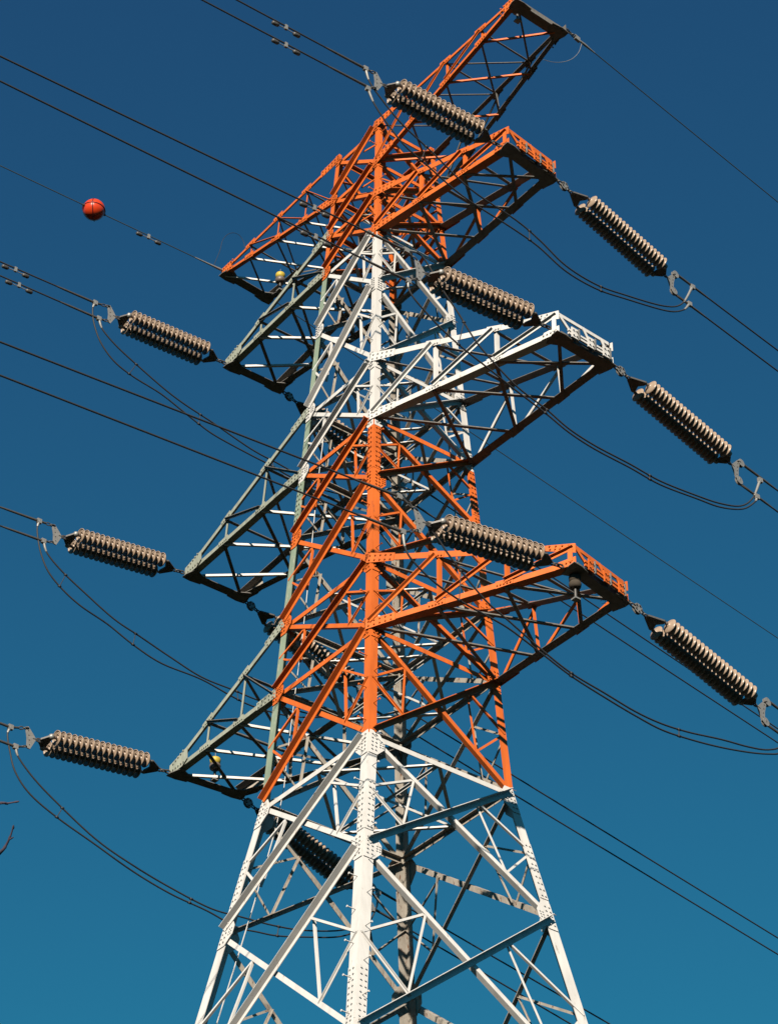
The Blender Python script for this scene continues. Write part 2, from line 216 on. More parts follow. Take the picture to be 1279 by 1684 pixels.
# legs
LEG = {}
for leg in 'FLRB':
    s = SG[leg]; mb = MB()
    for i in range(len(LV)-1):
        a, b = node(LV[i], leg), node(LV[i+1], leg)
        bw = legb((a.z+b.z)/2); t = .018
        ax, ay = V((-s[0], 0, 0)), V((0, -s[1], 0))
        mb.sweep(a, b, ax, ay, [(0, 0), (bw, 0), (bw, t), (t, t), (t, bw), (0, bw)], legmat(i, leg))
    # bolted splices
    for z0, z1 in ((zs['1']-0.25, zs['2']+0.25), (zs['5']-1.1, zs['6']+0.35), (zs['7']+.2, zs['7']+1.3), (zs['A']+.1, zs['A']+.1)):
        if z1 < z0: z0, z1 = z1, z0
        if z1-z0 < .3: continue
        i = max(k for k in range(len(LV)) if zs[LV[k]] >= (z0+z1)/2); mm = legmat(i, leg); bw = legb((z0+z1)/2)
        for (d1, n) in ((V((-s[0], 0, 0)), V((0, s[1], 0))), (V((0, -s[1], 0)), V((s[0], 0, 0)))):
            a, b = legp(leg, z1), legp(leg, z0)
            poly = [a+d1*.004, a+d1*bw*.97, b+d1*bw*.97, b+d1*.004]
            mb.plate([x+n*.001 for x in poly], n, .012, mm)
            k = int((z1-z0)/.12)
            for j in range(k):
                c = a.lerp(b, (j+.5)/k)+n*.013
                for f in (.3, .72): mb.bolt(c+d1*bw*f, n, mm)
    LEG[leg] = mb.build('leg', tower)
    if leg == 'L': tag(LEG[leg], 'pale green leg with white foot')
    if leg == 'B': tag(LEG[leg], 'weathered leg with patchy flaking paint')
# step bolts up two legs
def step_mesh(m, nrm):
    sb = MB(); a = nrm.orthogonal().normalized()
    sb.tube([V((0, 0, 0)), nrm*.17], .0095, m, 6); sb.tube([nrm*.165, nrm*.18], .02, m, 6)
    return sb
cache = {}
for leg, zlo in (('F', 20.5),):
    s = SG[leg]; z = zlo; k = 0
    while z < zs['t']-.2 and (leg == 'F' or z < zs['5']):
        i = max(q for q in range(len(LV)) if zs[LV[q]] >= z); mm = legmat(i, leg)
        d1, n = ((V((-s[0], 0, 0)), V((0, s[1], 0))), (V((0, -s[1], 0)), V((s[0], 0, 0))))[k % 2]
        key = (mm.name, k % 2, leg)
        if key not in cache:
            o = step_mesh(mm, n).build('step_bolt', LEG[leg]); cache[key] = o
        else:
            o = cache[key].copy(); COL.objects.link(o); o.parent = LEG[leg]
        o.location = legp(leg, z)+d1*legb(z)*.55
        z += .36; k += 1

# face bracing
def lerp(a, b, t): return a.lerp(b, t)
for fk, (a_, c_, nr) in FACES.items():
    low = MB()
    for i in range(len(LV)-1):
        hi, lo = LV[i], LV[i+1]
        if lo == 'g': ha, hc, la, lc = node(hi, a_), node(hi, c_), legp(a_, .4), legp(c_, .4)
        else: ha, hc, la, lc = node(hi, a_), node(hi, c_), node(lo, a_), node(lo, c_)
        n = (hc-ha).cross(la-ha).normalized()
        if n.dot(nr) < 0: n = -n
        m = band(i, None, fk); H = ha.z-la.z
        bd = .072+.018*min(3, H)*.62
        if hi in ('t', 'e', 'u'): bd = .085
        br = bd*.42
        # the outer diagonal lies outside the leg flange with its standing flange out and up, the inner one inside
        po, qo = (ha, lc) if fk in ('FL', 'LB') else (hc, la)
        pi, qi = (hc, la) if fk in ('FL', 'LB') else (ha, lc)
        up = V((0, 0, 1))
        e1 = lambda p, q, t: (p.lerp(q, t/(q-p).length), q.lerp(p, t/(q-p).length))
        P1, Q1 = e1(po, qo, .12); P2, Q2 = e1(pi, qi, .12)
        tgt = low if hi in ('7', 'p', 'q') else None
        mb = tgt or MB(); mb.angle(P1, Q1, n, bd, m, up, stand=1, edge=1, off=.02, b2=bd*1.2)
        if not tgt: mb.build('diagonal_brace', tower)
        mb = tgt or MB(); mb.angle(P2, Q2, n, bd*.92, m, up, stand=-1, edge=(1 if fk == 'LB' else -1), off=-.024)
        if not tgt: mb.build('diagonal_brace', tower)
        # secondary members in the two side triangles
        if H > 1.2:
            for (h_, l_, dh, dl, sgn) in ((ha, la, lerp(ha, lc, .25), lerp(la, hc, .25), 0), (hc, lc, lerp(hc, la, .25), lerp(lc, ha, .25), 1)):
                mb = tgt or MB(); mid = lerp(h_, l_, .5)
                # which of the two points sits on the outer diagonal
                on_out_h = (dh-po).length+(dh-qo).length < (po-qo).length+.001
                oh, ol = (.036, -.045) if on_out_h else (-.045, .036)
                ins = (lerp(h_, dh, .5)-lerp(h_, mid, .5)).normalized()
                m0 = mid+ins*.05
                mb.angle(dh+n*-.03, dl+n*-.03, n, br, m, V((1, .3, 0)), stand=-1, edge=1, off=0)
                mb.angle(m0+n*.012, dh+n*oh, n, br, m, up, stand=-1, edge=-1, off=0)
                mb.angle(m0+n*-.012, dl+n*(ol), n, br, m, up, stand=(1 if sgn == 0 else -1), edge=1, off=0)
                if not tgt: mb.build('secondary_brace', tower)
        else:
            for (h_, l_, o1, o2) in ((ha, la, hc, lc), (hc, lc, ha, la)):
                mb = tgt or MB(); mid = lerp(h_, l_, .5)
                mb.angle(mid, lerp(h_, o2, .35), n, br, m, up, off=-.03)
                if not tgt: mb.build('secondary_brace', tower)
    if low.v: low.build('base_bracing', tower)

# horizontal struts and plan bracing
for l in ('t', 'e', 'u', 'A', 'm', '1', '3', '4', '5', '7', 'p', 'q'):
    i = LV.index(l); b = .085 if l in ('t', 'e', 'u', 'A', 'm') else .095
    mids = []
    for fk, (a_, c_, nr) in FACES.items():
        A, C = node(l, a_), node(l, c_)
        m = band(i, None, fk)
        if l == '5' and fk in ('FL', 'FR'): m = WHITE
        mb = MB(); d = (C-A).normalized()
        mb.angle(A+d*.1+V((0, 0, -.02)), C-d*.1+V((0, 0, -.02)), nr, b, m, None, stand=-1, edge=1, off=-.055)
        mb.build('horizontal_strut', tower); mids.append(lerp(A, C, .5)-nr*.09+V((0, 0, .0)))
    if l in ('A', 'm', '1', '3', '4', '5', 'u', '7'):
        mb = MB(); o = [mids[0], mids[1], mids[2], mids[3]]
        for a, c in ((0, 1), (1, 2), (2, 3), (3, 0)):
            mb.angle(o[a], o[c], V((0, 0, 1)), .065, WHITE if l != 'u' else WEATH, V((-1, 1, 0)), stand=1, edge=1, off=-.02+.005*a)
        mb.angle(o[0], o[2], V((0, 0, 1)), .05, WHITE, V((1, 0, 0)), stand=-1, edge=1, off=.012)
        mb.angle(o[1], o[3], V((0, 0, 1)), .05, WHITE, V((1, 0, 0)), stand=-1, edge=1, off=.022)
        mb.build('plan_bracing', tower)

# gusset plates with bolts on the legs
for l in LV[:13]:
    i = LV.index(l)
    for leg in 'FLRB':
        mb = MB(); c = node(l, leg); s = SG[leg]; m = WHITE if l == '5' else band(max(0, i-1))
        if leg == 'B': m = WEATH if l not in ('t', 'e', 'u') else ORANGE
        sc_ = {'t': .62, 'e': .62, 'u': .62, 'A': .75, 'm1': .75}.get(l, .95 if i < 10 else 1.1)
        e = node(LV[i+1], leg)-c; e.normalize()
        if l == '5': c = c+e*.2
        for d1, n in ((V((-s[0], 0, 0)), V((0, s[1], 0))), (V((0, -s[1], 0)), V((s[0], 0, 0)))):
            b = legb(c.z-.05); w1 = b+.135*sc_; hgt = .25*sc_
            poly = [c-e*hgt+d1*.012, c-e*hgt+d1*b*.98, c-e*hgt*.25+d1*w1, c+e*hgt*.40+d1*w1, c+e*hgt*1.05+d1*b*.98, c+e*hgt*1.05+d1*.012]
            mb.plate([x+n*.002 for x in poly], n, .014, m)
            for j in range(-2, 3):
                for f in (.32, .75): mb.bolt(c+e*(j*.085*sc_)+d1*b*f+n*.016, n, m)
            for j in (-1, 0, 1):
                for kx in (0, 1): mb.bolt(c+e*(j*.05*sc_+.02)+d1*(b+.04*sc_+.055*sc_*kx)+n*.016, n, m, .014, .02)
        mb.build('gusset_plate', tower)

# ------------------------------------------------------------------ cross arms
def cross_arm(name, side, ul, ll, tF, tR, h, nb, mt, struts, outer, label):
    bright, struts = struts
    """four chords from the tower to the tips; tF and tR are the lower front and rear tips"""
    fr, re = ('F', 'R') if side > 0 else ('L', 'B')
    tF, tR = V(tF), V(tR); up = V((0, 0, 1)); X = V((side, 0, 0))
    if ll == 'e': LFt, LRt, UFt, URt = tF-up*h, tR-up*h, tF, tR
    else: LFt, LRt, UFt, URt = tF, tR, tF+up*h, tR+up*h
    cb = (.115 if side > 0 else .095) if nb == 3 else .062
    root = {'uf': node(ul, fr), 'ur': node(ul, re), 'lf': node(ll, fr), 'lr': node(ll, re)}
    tip = {'uf': UFt, 'ur': URt, 'lf': LFt, 'lr': LRt}
    nf = V((0, -1, 0)); nre = V((0, 1, 0)); arm = MB()
    mrear = mt if mt in (ORANGE,) and nb == 3 else SHADEGREY if nb == 4 else (WHITE if mt == WHITE else WEATH)
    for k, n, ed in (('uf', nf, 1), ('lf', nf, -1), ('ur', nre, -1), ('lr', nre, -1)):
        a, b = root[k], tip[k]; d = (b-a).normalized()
        arm.angle(a+d*.02, b, n, cb, mt if 'f' in k else SHADEGREY, up, stand=-1, edge=ed, off=.02, b2=cb*(1.6 if ed < 0 else 1.0))  # rear chords take the dark grey in place of shade
    A = arm.build(name, tower); tag(A, label)
    N = {k: [root[k].lerp(tip[k], j/nb) for j in range(nb+1)] for k in root}
    br = .07 if nb == 3 else .04; bf = br if side > 0 else br*.68
    lat = MB()
    for f, n in (('f', nf), ('r', nre)):
        mm = outer if f == 'f' else mrear
        for j in range(nb):
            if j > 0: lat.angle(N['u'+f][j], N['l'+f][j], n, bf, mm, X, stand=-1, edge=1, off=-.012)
            if j < nb-1 or h > .2: lat.angle(N['l'+f][j]+up*.03, N['u'+f][j+1]-up*.03, n, bf, mm if side > 0 or nb == 4 else SHADEGREY, up, stand=1, edge=1, off=.034)
    for j in range(nb):                                           # bottom and top planes
        z = up*-.05
        near, farr = V((1, -1, 0)), V((-1, 1, 0))
        fam = [(N['lf'][j], N['lr'][j+1], -.012), (N['lf'][j+1], N['lr'][j], -.03)]
        for q, (a, b, o_) in enumerate(fam):
            lit = (q == 0) == (side > 0) and bright is not None  # sunlit brace family gets the bright paint, the other the painted-shade grey
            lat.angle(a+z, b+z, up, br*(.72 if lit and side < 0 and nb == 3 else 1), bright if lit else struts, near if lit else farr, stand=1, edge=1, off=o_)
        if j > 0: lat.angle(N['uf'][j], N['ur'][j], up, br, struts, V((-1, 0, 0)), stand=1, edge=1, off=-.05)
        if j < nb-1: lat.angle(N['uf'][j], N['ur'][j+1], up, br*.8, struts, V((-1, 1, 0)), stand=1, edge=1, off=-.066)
    lat.build('lattice_bracing', A)
    # gussets on the chord nodes
    for k, n in (('uf', nf), ('lf', nf), ('ur', nre), ('lr', nre)):
        d = (tip[k]-root[k]).normalized(); v = d.cross(n).normalized()
        if v.z < 0: v = -v
        for j in range(0, nb):
            gp = MB(); c = N[k][j]+n*.022; g_ = .17 if j else .30; hv = .075 if j else .10
            if j == 0: c = c+d*.22
            mm = mt if 'f' in k else mrear
            gp.plate([c-d*g_-v*hv, c+d*g_-v*hv*.8, c+d*g_+v*hv*.8, c-d*g_+v*hv], n, .012, mm)
            for q in range(-2, 3):
                for sgn in ((-.45, .45) if j == 0 else (-.3,)): gp.bolt(c+d*(q*g_*.38)+v*hv*sgn+n*.012, n, mm, .016, .022)
            gp.build('gusset_plate', A)
    # the tip
    ty = (LRt-LFt).normalized(); dn = V((0, 0, -1))
    for (lo, hi, n, k) in ((LFt, UFt, nf, 'f'), (LRt, URt, nre, 'r')):
        tp = MB(); dU = (root['u'+k]-tip['u'+k]).normalized(); dL = (root['l'+k]-tip['l'+k]).normalized(); mm = mt if k == 'f' else mrear
        if h > .2:                                                # open corner: plates along both chords and a post between
            tp.plate([x+n*.034 for x in (hi+up*.075-dU*.06, hi+dU*.52+up*.055, hi+dU*.60-up*.06, hi-up*.10+dU*.18, hi-up*.13-dU*.06)], n, .014, mm)
            tp.plate([x+n*.034 for x in (lo+up*.10-dL*.05, lo+up*.07+dL*.28, lo+dL*.34-up*.07, lo-up*.075-dL*.05)], n, .014, mm)
            tp.plate([x+n*.049 for x in (lo+up*.02, lo+up*.02+dL*.09, hi-up*.03+dU*.09, hi-up*.03)], n, .010, mm)
            for q in range(4):
                tp.bolt(lo+dL*(.04+.08*q)+n*.048, n, mm); tp.bolt(hi+dU*(.06+.13*q)+up*.03+n*.048, n, mm); tp.bolt(hi+dU*(.14+.10*q)-up*.035+n*.048, n, mm)
        else:
            L_ = .55
            poly = [lo+dn*.07-dL*.08, lo+dn*.07+dL*L_*.7, lo+dL*L_+up*.03, hi+dU*L_+up*.0, hi+up*.06-dL*.06] if nb == 3 else [lo+dn*.05-dL*.05, lo+dn*.05+dL*.35, hi+dU*.35+up*.04, hi+up*.05-dL*.05]
            tp.plate([x+n*.034 for x in poly], n, .014, mm)
            for q in range(5):
                tp.bolt(lo+dL*(.08+.09*q)+n*.048, n, mm); tp.bolt(hi+dU*(.08+.09*q)+n*.048, n, mm)
        c, d0 = (LFt, -ty) if k == 'f' else (LRt, ty)             # horizontal attachment plate under the tip
        o = c+dn*.085
        tp.plate([o+d0*.10+X*.07, o+d0*.10-X*.07, o+d0*.02-X*.34, o-d0*.30-X*.16, o-d0*.34+X*.06, o-d0*.1+X*.09], up, .016, SHADEGREY)
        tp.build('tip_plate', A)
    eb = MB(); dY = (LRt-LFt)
    eb.angle(LFt+dn*.03+ty*.05, LRt+dn*.03-ty*.05, X, .12, SHADEGREY, up, stand=-1, edge=-1, off=.02, b2=.22)
    if h > .2:
        eb.angle(UFt+ty*.02+up*.02, URt-ty*.02+up*.02, X, .075, mt, up, stand=-1, edge=1, off=.02)
        m1 = UFt.lerp(URt, .5); m2 = LFt.lerp(LRt, .5)
        eb.angle(LFt.lerp(LRt, .3), UFt+up*-.03, X, .06, mt, up, stand=-1, edge=1, off=.05)
        eb.angle(LFt.lerp(LRt, .62), UFt.lerp(URt, .45), X, .055, mt, up, stand=-1, edge=1, off=.062)
        eb.angle(LRt+ty*-.02, URt-ty*.25, X, .06, mt, up, stand=-1, edge=1, off=.05)
        # the top plate at the front corner
        eb.build('end_frame', A)
        jb = MB(); c0 = LFt.lerp(LRt, .12)+X*.10+up*.03; c1 = LFt.lerp(LRt, .95)+X*.10+up*.03
        for dz in (-.04, .04): jb.box((c0+c1)/2+up*dz, (c1-c0).normalized(), X, up, (c1-c0).length/2, .02, .022, mt)
        for q in (.12, .5, .86):
            cc = c0.lerp(c1, q); jb.box(cc+X*.03, ty, X, up, .075, .012, .12, mt)
            for sy in (-.04, .04):
                for sz in (-.06, .06): jb.bolt(cc+X*.042+ty*sy+up*sz, X, mt, .018, .03)
            jb.box(cc+ty*.10+X*.02, ty, X, up, .012, .05, .13, STEEL)
        jb.build('clamp_bar', A)
    else: eb.build('end_frame', A)
    return A
cross_arm('cross_arm', 1, 'u', 'A', TIP['TF'], TIP['TR'], .35, 3, ORANGE, (None, SHADEGREY), ORANGE, 'uppermost orange cross arm on the right')
cross_arm('cross_arm', 1, 'm', '1', TIP['MF'], TIP['MR'], .40, 3, WHITE, (None, SHADEGREY), WHITE, 'white cross arm on the right')
cross_arm('cross_arm', 1, '3', '4', TIP['DF'], TIP['DR'], .32, 3, ORANGE, (None, SHADEGREY), ORANGE, 'lowest orange cross arm on the right')
cross_arm('cross_arm', -1, 'u', 'A', TIP['TL'], TIP['TB'], .10, 3, ARMGREY, (WHITE, SHADEGREY), ARMGREY, 'uppermost pale green cross arm on the left')
cross_arm('cross_arm', -1, 'm', '1', TIP['ML'], TIP['MB'], .10, 3, ARMGREY, (WHITE, SHADEGREY), ARMGREY, 'middle pale green cross arm on the left')
cross_arm('cross_arm', -1, '3', '4', TIP['DL'], TIP['DB'], .10, 3, ARMGREY, (WHITE, SHADEGREY), ARMGREY, 'lowest pale green cross arm on the left')
cross_arm('earth_wire_arm', 1, 't', 'e', TIP['EF'], TIP['ER'], .07, 4, ORANGE, (ORANGE, SHADEGREY), ORANGE, 'orange top arm on the right reaching out of the frame')
cross_arm('earth_wire_arm', -1, 't', 'e', TIP['EL'], TIP['EB'], .07, 4, ORANGE, (WHITE, SHADEGREY), ORANGE, 'orange pointed top arm on the left')
for leg in 'FLRB':
    mb = MB(); c = legp(leg, 0); mb.lathe(V((c.x, c.y, -.3)), V((0, 0, 1)), [(0, .55), (.62, .55), (.7, .42), (.7, 0)], CONC, 24, False); mb.build('footing', tower)
# slack cable hanging inside the tower
mb = MB()
for dx, dy in ((.25, .3), (.33, .25)):
    mb.tube([legp('L', z)+V((dx+.03*math.sin(z), dy, 0)) for z in [38-.8*k for k in range(30)]], .008, WHITE, 5)
mb.build('hanging_cable', tower)

# ------------------------------------------------------------------ insulator strings
def oval_link(mb, c, d, side, L_, r, m):
    pts = []
    for k in range(17):
        t = 2*math.pi*k/16; pts.append(c+d*math.cos(t)*L_/2+side*math.sin(t)*L_*.27)
    mb.tube(pts, r, m, 6, caps=False)
def disc_mesh(rear):
    mb = MB(); ax = V((1, 0, 0)); sp = .1055 if rear else .122
    prof = [(-.066, .016), (-.066, .036), (-.050, .046), (-.040, .052), (-.034, .075), (-.024, .105), (-.008, .134), (.006, .148), (.014, .153), (.024, .152), (.026, .145), (.012, .132), (-.002, .122), (.016, .116), (.016, .108), (-.006, .098), (.014, .088), (.014, .080), (-.012, .066), (-.016, .05), (.012, .04), (.020, .022), (.062, .018)]
    if rear: prof = [(x*.8, r*(.97 if r > .1 else 1)) for x, r in prof]
    mb.lathe(V((0, 0, 0)), ax, prof, PORC, 26)
    return mb, sp
STN = {True: (.30, .58, 2.65, 2.85, 3.08), False: (.53, .86, 3.08, 3.28, 3.52)}
def make_assembly(front, roll):
    """built along +X from the arm tip, Y horizontal, Z up"""
    y1, s0, s1, y2, pl = STN[front]; root = empty('insulator_string'); X, Y, Zv = V((1, 0, 0)), V((0, 1, 0)), V((0, 0, 1)); sep = .162 if front else .165
    lk = MB()
    k = 3 if front else 2; x = .0
    ends = y1 if front else .20
    nl = 3 if front else 2
    for j in range(nl): oval_link(lk, X*(ends*(j+.5)/nl), X, Y if j % 2 else Zv, ends/nl*1.25, .016, DARKST)
    if not front:
        lk.build('chain_link', root); lk = MB()
        for j in range(2): oval_link(lk, X*(.36+(y1-.36)*(j+.5)/2), X, Y if j % 2 else Zv, (y1-.36)/2*1.25, .016, DARKST)
    lk.build('chain_link', root)
    if not front:
        rp = MB(); pts = [X*(.27+.105*math.cos(a))+Zv*.105*math.sin(a) for a in [2*math.pi*j/14 for j in range(14)]]
        for yy in (-.03, .022): rp.plate([p_+Y*yy for p_ in pts], Y, .01, STEEL)
        for a in range(5): rp.bolt(X*(.27+.07*math.cos(a*1.25))+Zv*.07*math.sin(a*1.25)-Y*.03, -Y, DARKST, .018, .02); rp.bolt(X*(.27+.07*math.cos(a*1.25))+Zv*.07*math.sin(a*1.25)+Y*.032, Y, DARKST, .018, .02)
        rp.build('adjusting_plate', root)
    for x0, x1, dr in ((y1, s0, 1), (y2, s1, -1)):                 # triangular yokes lying flat
        yk = MB(); w_ = .09
        a, b = x0-dr*.03, x1-dr*w_
        for zz in (-.018,): yk.plate([V((a, -.05, zz)), V((a, .05, zz)), V((b, sep+.03, zz)), V((b+dr*.04, sep+.02, zz)), V((b+dr*.04, sep-.05, zz)), V((b-dr*.02, .0, zz)), V((b+dr*.04, -sep+.05, zz)), V((b+dr*.04, -sep-.02, zz)), V((b, -sep-.03, zz))] if dr > 0 else [V((a, -.05, zz)), V((a, .05, zz)), V((b, sep+.03, zz)), V((b+dr*.06, sep+.02, zz)), V((b+dr*.06, -sep-.02, zz)), V((b, -sep-.03, zz))], Zv, .036, DARKST)
        for sy in (-sep, sep): yk.tube([V((b, sy, 0)), V((x1, sy, 0))], .022, STEEL, 8)
        if dr < 0:
            for sy in (-sep, sep): yk.lathe(V((x1+.03, sy, -.0)), X, [(0, .0), (0, .05), (.03, .062), (.07, .05), (.09, 0)], STEEL, 14)
        yk.build('yoke_plate', root).rotation_euler.x = roll
    dm, sp = disc_mesh(not front); proto = None; n = int(round((s1-s0)/sp))
    for sy in (-sep, sep):
        core = MB(); core.tube([V((s0-.03, sy, 0)), V((s1+.03, sy, 0))], .032, PORCB, 10)
        C_ = core.build('string', root); C_.rotation_euler.x = roll
        for j in range(n):
            xx = s0+(j+.5)*(s1-s0)/n
            if proto is None: o = proto = dm.build('disc', C_)
            else: o = proto.copy(); COL.objects.link(o); o.parent = C_
            o.location = (xx, sy, 0)
            if front: pass
    lk2 = MB(); oval_link(lk2, X*(y2+.04), X, Zv, .13, .015, DARKST); lk2.tube([X*(y2+.06), X*(pl-.05)], .018, DARKST, 8); lk2.build('clevis', root)
    vp = MB(); hh = .21                                           # upright yoke that carries the two conductors
    vp.plate([V((pl-.11, -.012, .03)), V((pl-.11, -.012, -.03)), V((pl+.02, -.012, -hh-.03)), V((pl+.09, -.012, -hh-.01)), V((pl+.07, -.012, 0)), V((pl+.09, -.012, hh+.01)), V((pl+.02, -.012, hh+.03))], Y, .024, STEEL)
    for zz in (-.15, -.05, .05, .15): vp.bolt(V((pl+.03, -.012, zz)), -Y, DARKST, .012, .006); vp.bolt(V((pl+.03, .012, zz)), Y, DARKST, .012, .006)
    vp.build('conductor_plate', root)
    return root
def orient(o, A, B):
    x = (V(B)-V(A)).normalized(); y = V((0, 0, 1)).cross(x).normalized(); z = x.cross(y)
    Mx = Matrix((x, y, z)).transposed().to_4x4(); Mx.translation = V(A); o.matrix_world = Mx
WHERE = {'TF': 'right orange top arm', 'MF': 'right white middle arm', 'DF': 'right orange lowest arm', 'TL': 'left upper pale green arm', 'ML': 'left middle pale green arm', 'DL': 'left lowest pale green arm',
         'TR': 'right orange top arm', 'MR': 'right white middle arm', 'DR': 'right orange lowest arm', 'TB': 'left upper pale green arm', 'MB': 'left middle pale green arm', 'DB': 'left lowest pale green arm'}
protos = {}
for k, (A, B, cu, cl) in STR.items():
    front = k[1] in 'FL'
    roll = math.radians(15 if k[1] == 'L' else 9 if k[1] == 'F' else 3 if k[1] == 'R' else -3)
    if (front, roll) not in protos: r_ = protos[front, roll] = make_assembly(front, roll)
    else: r_ = copy_tree(protos[front, roll])
    orient(r_, A, B); sxl = (V(B)-V(A)).length/STN[front][4]
    r_.matrix_world = r_.matrix_world @ Matrix.Diagonal((sxl, 1, 1, 1))
    shade = ('grey-brown double insulator string reaching up left from the ' if front else ('pale rimmed double insulator string slanting down right from the ' if k[1] == 'R' else 'dark double insulator string crossing behind tower from the '))
    tag(r_, shade+WHERE[k], 'insulator', 'double insulator strings on the cross arms')
bpy.context.view_layer.update()

# ------------------------------------------------------------------ conductors
def damper(P, d, parent):
    mb = MB(); dn = V((0, 0, -1)); d = d.normalized()
    mb.box(P+dn*.03, d, d.cross(dn).normalized(), dn, .03, .022, .06, STEEL)
    mb.tube([P+dn*.075-d*.24, P+dn*.07, P+dn*.075+d*.24], .009, STEEL, 6)
    for s in (-1, 1): mb.lathe(P+dn*.085+d*s*.17, d*s, [(0, 0), (0, .03), (.03, .042), (.13, .042), (.15, .03), (.15, 0)], DARKST, 12)
    mb.build('vibration_damper', parent)
DAMP = {'TF': (1.88, 1.93), 'TL': (1.95, 1.95), 'MF': (2.05, 2.05)}
for k in STR:
    front = k[1] in 'FL'; B = V(STR[k][1])
    avg = 0
    for u in 'ul': a, b = V(COND[k, u][0]), V(COND[k, u][-1]); avg += (b-a).z/((b-a).xy.length)/2
    for u in 'ul':
        a, b = V(COND[k, u][0]), V(COND[k, u][-1]); h = V((b.x-a.x, b.y-a.y, 0)); L0 = h.length; h.normalize()
        sl = (b-a).z/L0
        if L0 < 1.6: sl = avg
        def pos(s):
            z = a.z+sl*s+(0.00 if s < L0 else 0.0011*(s-L0)**2); return a+h*s+V((0, 0, z-a.z))
        LT = 70 if not front else 55
        ss = [i*.6 for i in range(int(LT/.6)+1)]
        ss = [s for s in ss if s < 2]+[s for s in ss if s >= 2][::3]
        mb = MB(); mb.tube([pos(s) for s in ss], .0165, CABLE, 8)
        up_ = u == 'u'
        fr_word = ('leading up and left from the ' if front else 'leading down and right from the ')
        o = mb.build('conductor', None)
        tag(o, ('upper' if up_ else 'lower')+' dark bundle cable '+fr_word+WHERE[k], 'power line', 'bundled conductors of the power line')
        # dead end fitting: link from the yoke plate, compression sleeve, jumper terminal
        zz = .20 if up_ else -.20
        P0 = B+V((0, 0, zz))+h*.05; d = (pos(1)-pos(0)).normalized(); P1 = pos(0)
        cl = MB(); mid = P0.lerp(P1, .55)
        n_ = max(1, int((mid-P0).length/.09)); 
        dd = (mid-P0).normalized()
        for j in range(n_): oval_link(cl, P0.lerp(mid, (j+.5)/n_), dd, V((0, 0, 1)) if j % 2 else dd.cross(V((0, 0, 1))).normalized(), .115, .012, DARKST)
        cl.tube([mid, P1, pos(.35), pos(.75), pos(.95)], [.02, .028, .025, .023, .018], DARKST, 10)
        if not front:
            pts = [mid+d*(.085*math.cos(t))+V((0, 0, 1))*.085*math.sin(t) for t in [2*math.pi*j/12 for j in range(12)]]
            sd = d.cross(V((0, 0, 1))).normalized(); cl.plate([p_-sd*.03 for p_ in pts], sd, .012, STEEL); cl.plate([p_+sd*.02 for p_ in pts], sd, .012, STEEL)
        cl.build('dead_end_clamp', o)
        if k in DAMP:
            s_ = DAMP[k][0 if up_ else 1]; damper(pos(s_), d, o)

# ------------------------------------------------------------------ jumper loops
JW = {'T': 'right orange top arm', 'M': 'right white middle arm', 'D': 'right orange lowest arm', 'TL': 'left upper pale green arm', 'ML': 'left middle pale green arm', 'DL': 'left lowest pale green arm'}
for k, wh in JW.items():
    root = empty('jumper_loop', J[k, 'a'][0])
    tag(root, 'sagging pair of dark jumper cables looping beneath the '+wh, 'jumper cable', 'jumper loops under the cross arms')
    paths = []
    for u in 'ab':
        pts = smooth_path(J[k, u], 6)
        mb = MB(); mb.tube([p_-V(J[k, 'a'][0]) for p_ in pts], .0165, CABLE, 8)
        o = mb.build('jumper_wire', root); paths.append(pts)
        for e in (0, -1):                                            # pale compression terminals at both ends
            t_ = MB(); seq = pts[:6] if e == 0 else pts[-6:][::-1]
            t_.tube([p_-V(J[k, 'a'][0]) for p_ in seq], [.034, .03, .028, .026, .024, .02], STEEL, 10)
            t_.box(seq[0]-V(J[k, 'a'][0]), V((1, 0, 0)), V((0, 1, 0)), V((0, 0, 1)), .03, .05, .05, STEEL); t_.build('terminal', o)
    n = len(paths[0])
    for f in (.30, .50, .70):
        a = paths[0][int(n*f)]; b = min(paths[1], key=lambda q: (q-a).length); o0 = V(J[k, 'a'][0])
        dd = (b-a); 
        if dd.length < .03: dd = V((0, 0, -.05)); b = a+dd
        mb = MB(); mb.tube([a-o0, b-o0], .009, CABLE, 6)
        for c in (a, b): mb.lathe(c-o0-V((0, .03, 0)), V((0, 1, 0)), [(0, 0), (0, .025), (.06, .025), (.06, 0)], CABLE, 10)
        mb.build('spacer', root)

# ------------------------------------------------------------------ earth wires, marker ball
def wire(pts, r, m, ext, label, name='earth_wire', cat='earth wire', sag=.0009):
    P = [V(x) for x in pts]; a, b = P[0], P[-1]; h = V((b.x-a.x, b.y-a.y, 0)); L0 = h.length; h.normalize(); sl = (b-a).z/L0
    Q = [a.lerp(b, i/6) for i in range(7)]
    if ext: Q += [b+h*s+V((0, 0, sl*s+sag*s*s)) for s in [3*i for i in range(1, int(ext/3))]]
    mb = MB(); mb.tube(Q, r, m, 6); o = mb.build(name); tag(o, label, cat, 'earth wires of the pylon'); return o
wl = wire(EARTH['LF'], .0105, DGREEN, 50, 'thin earth wire from the left orange peak carrying the orange ball')
a, b = V(EARTH['LF'][0]), V(EARTH['LF'][-1]); dW = (b-a).normalized()
mb = MB(); mb.tube([a+dW*.02, a+dW*.1, a+dW*.35, a+dW*.8], [.02, .03, .022, .014], STEEL, 8); mb.build('dead_end_clamp', wl)
tq = (V(EARTH['LF'][3])-a).dot(dW); damper(a+dW*tq, dW, wl)
wire(EARTH['LR'], .0105, DGREEN, 80, 'thin dark earth wire running behind the tower to the right edge')
wr = wire(EARTH['RR'], .0105, DGREEN, 80, 'thin earth wire from the topmost right arm tip down the right edge')
a = V(EARTH['RR'][0]); b = V(EARTH['RR'][-1]); dW2 = (b-a).normalized()
mb = MB()
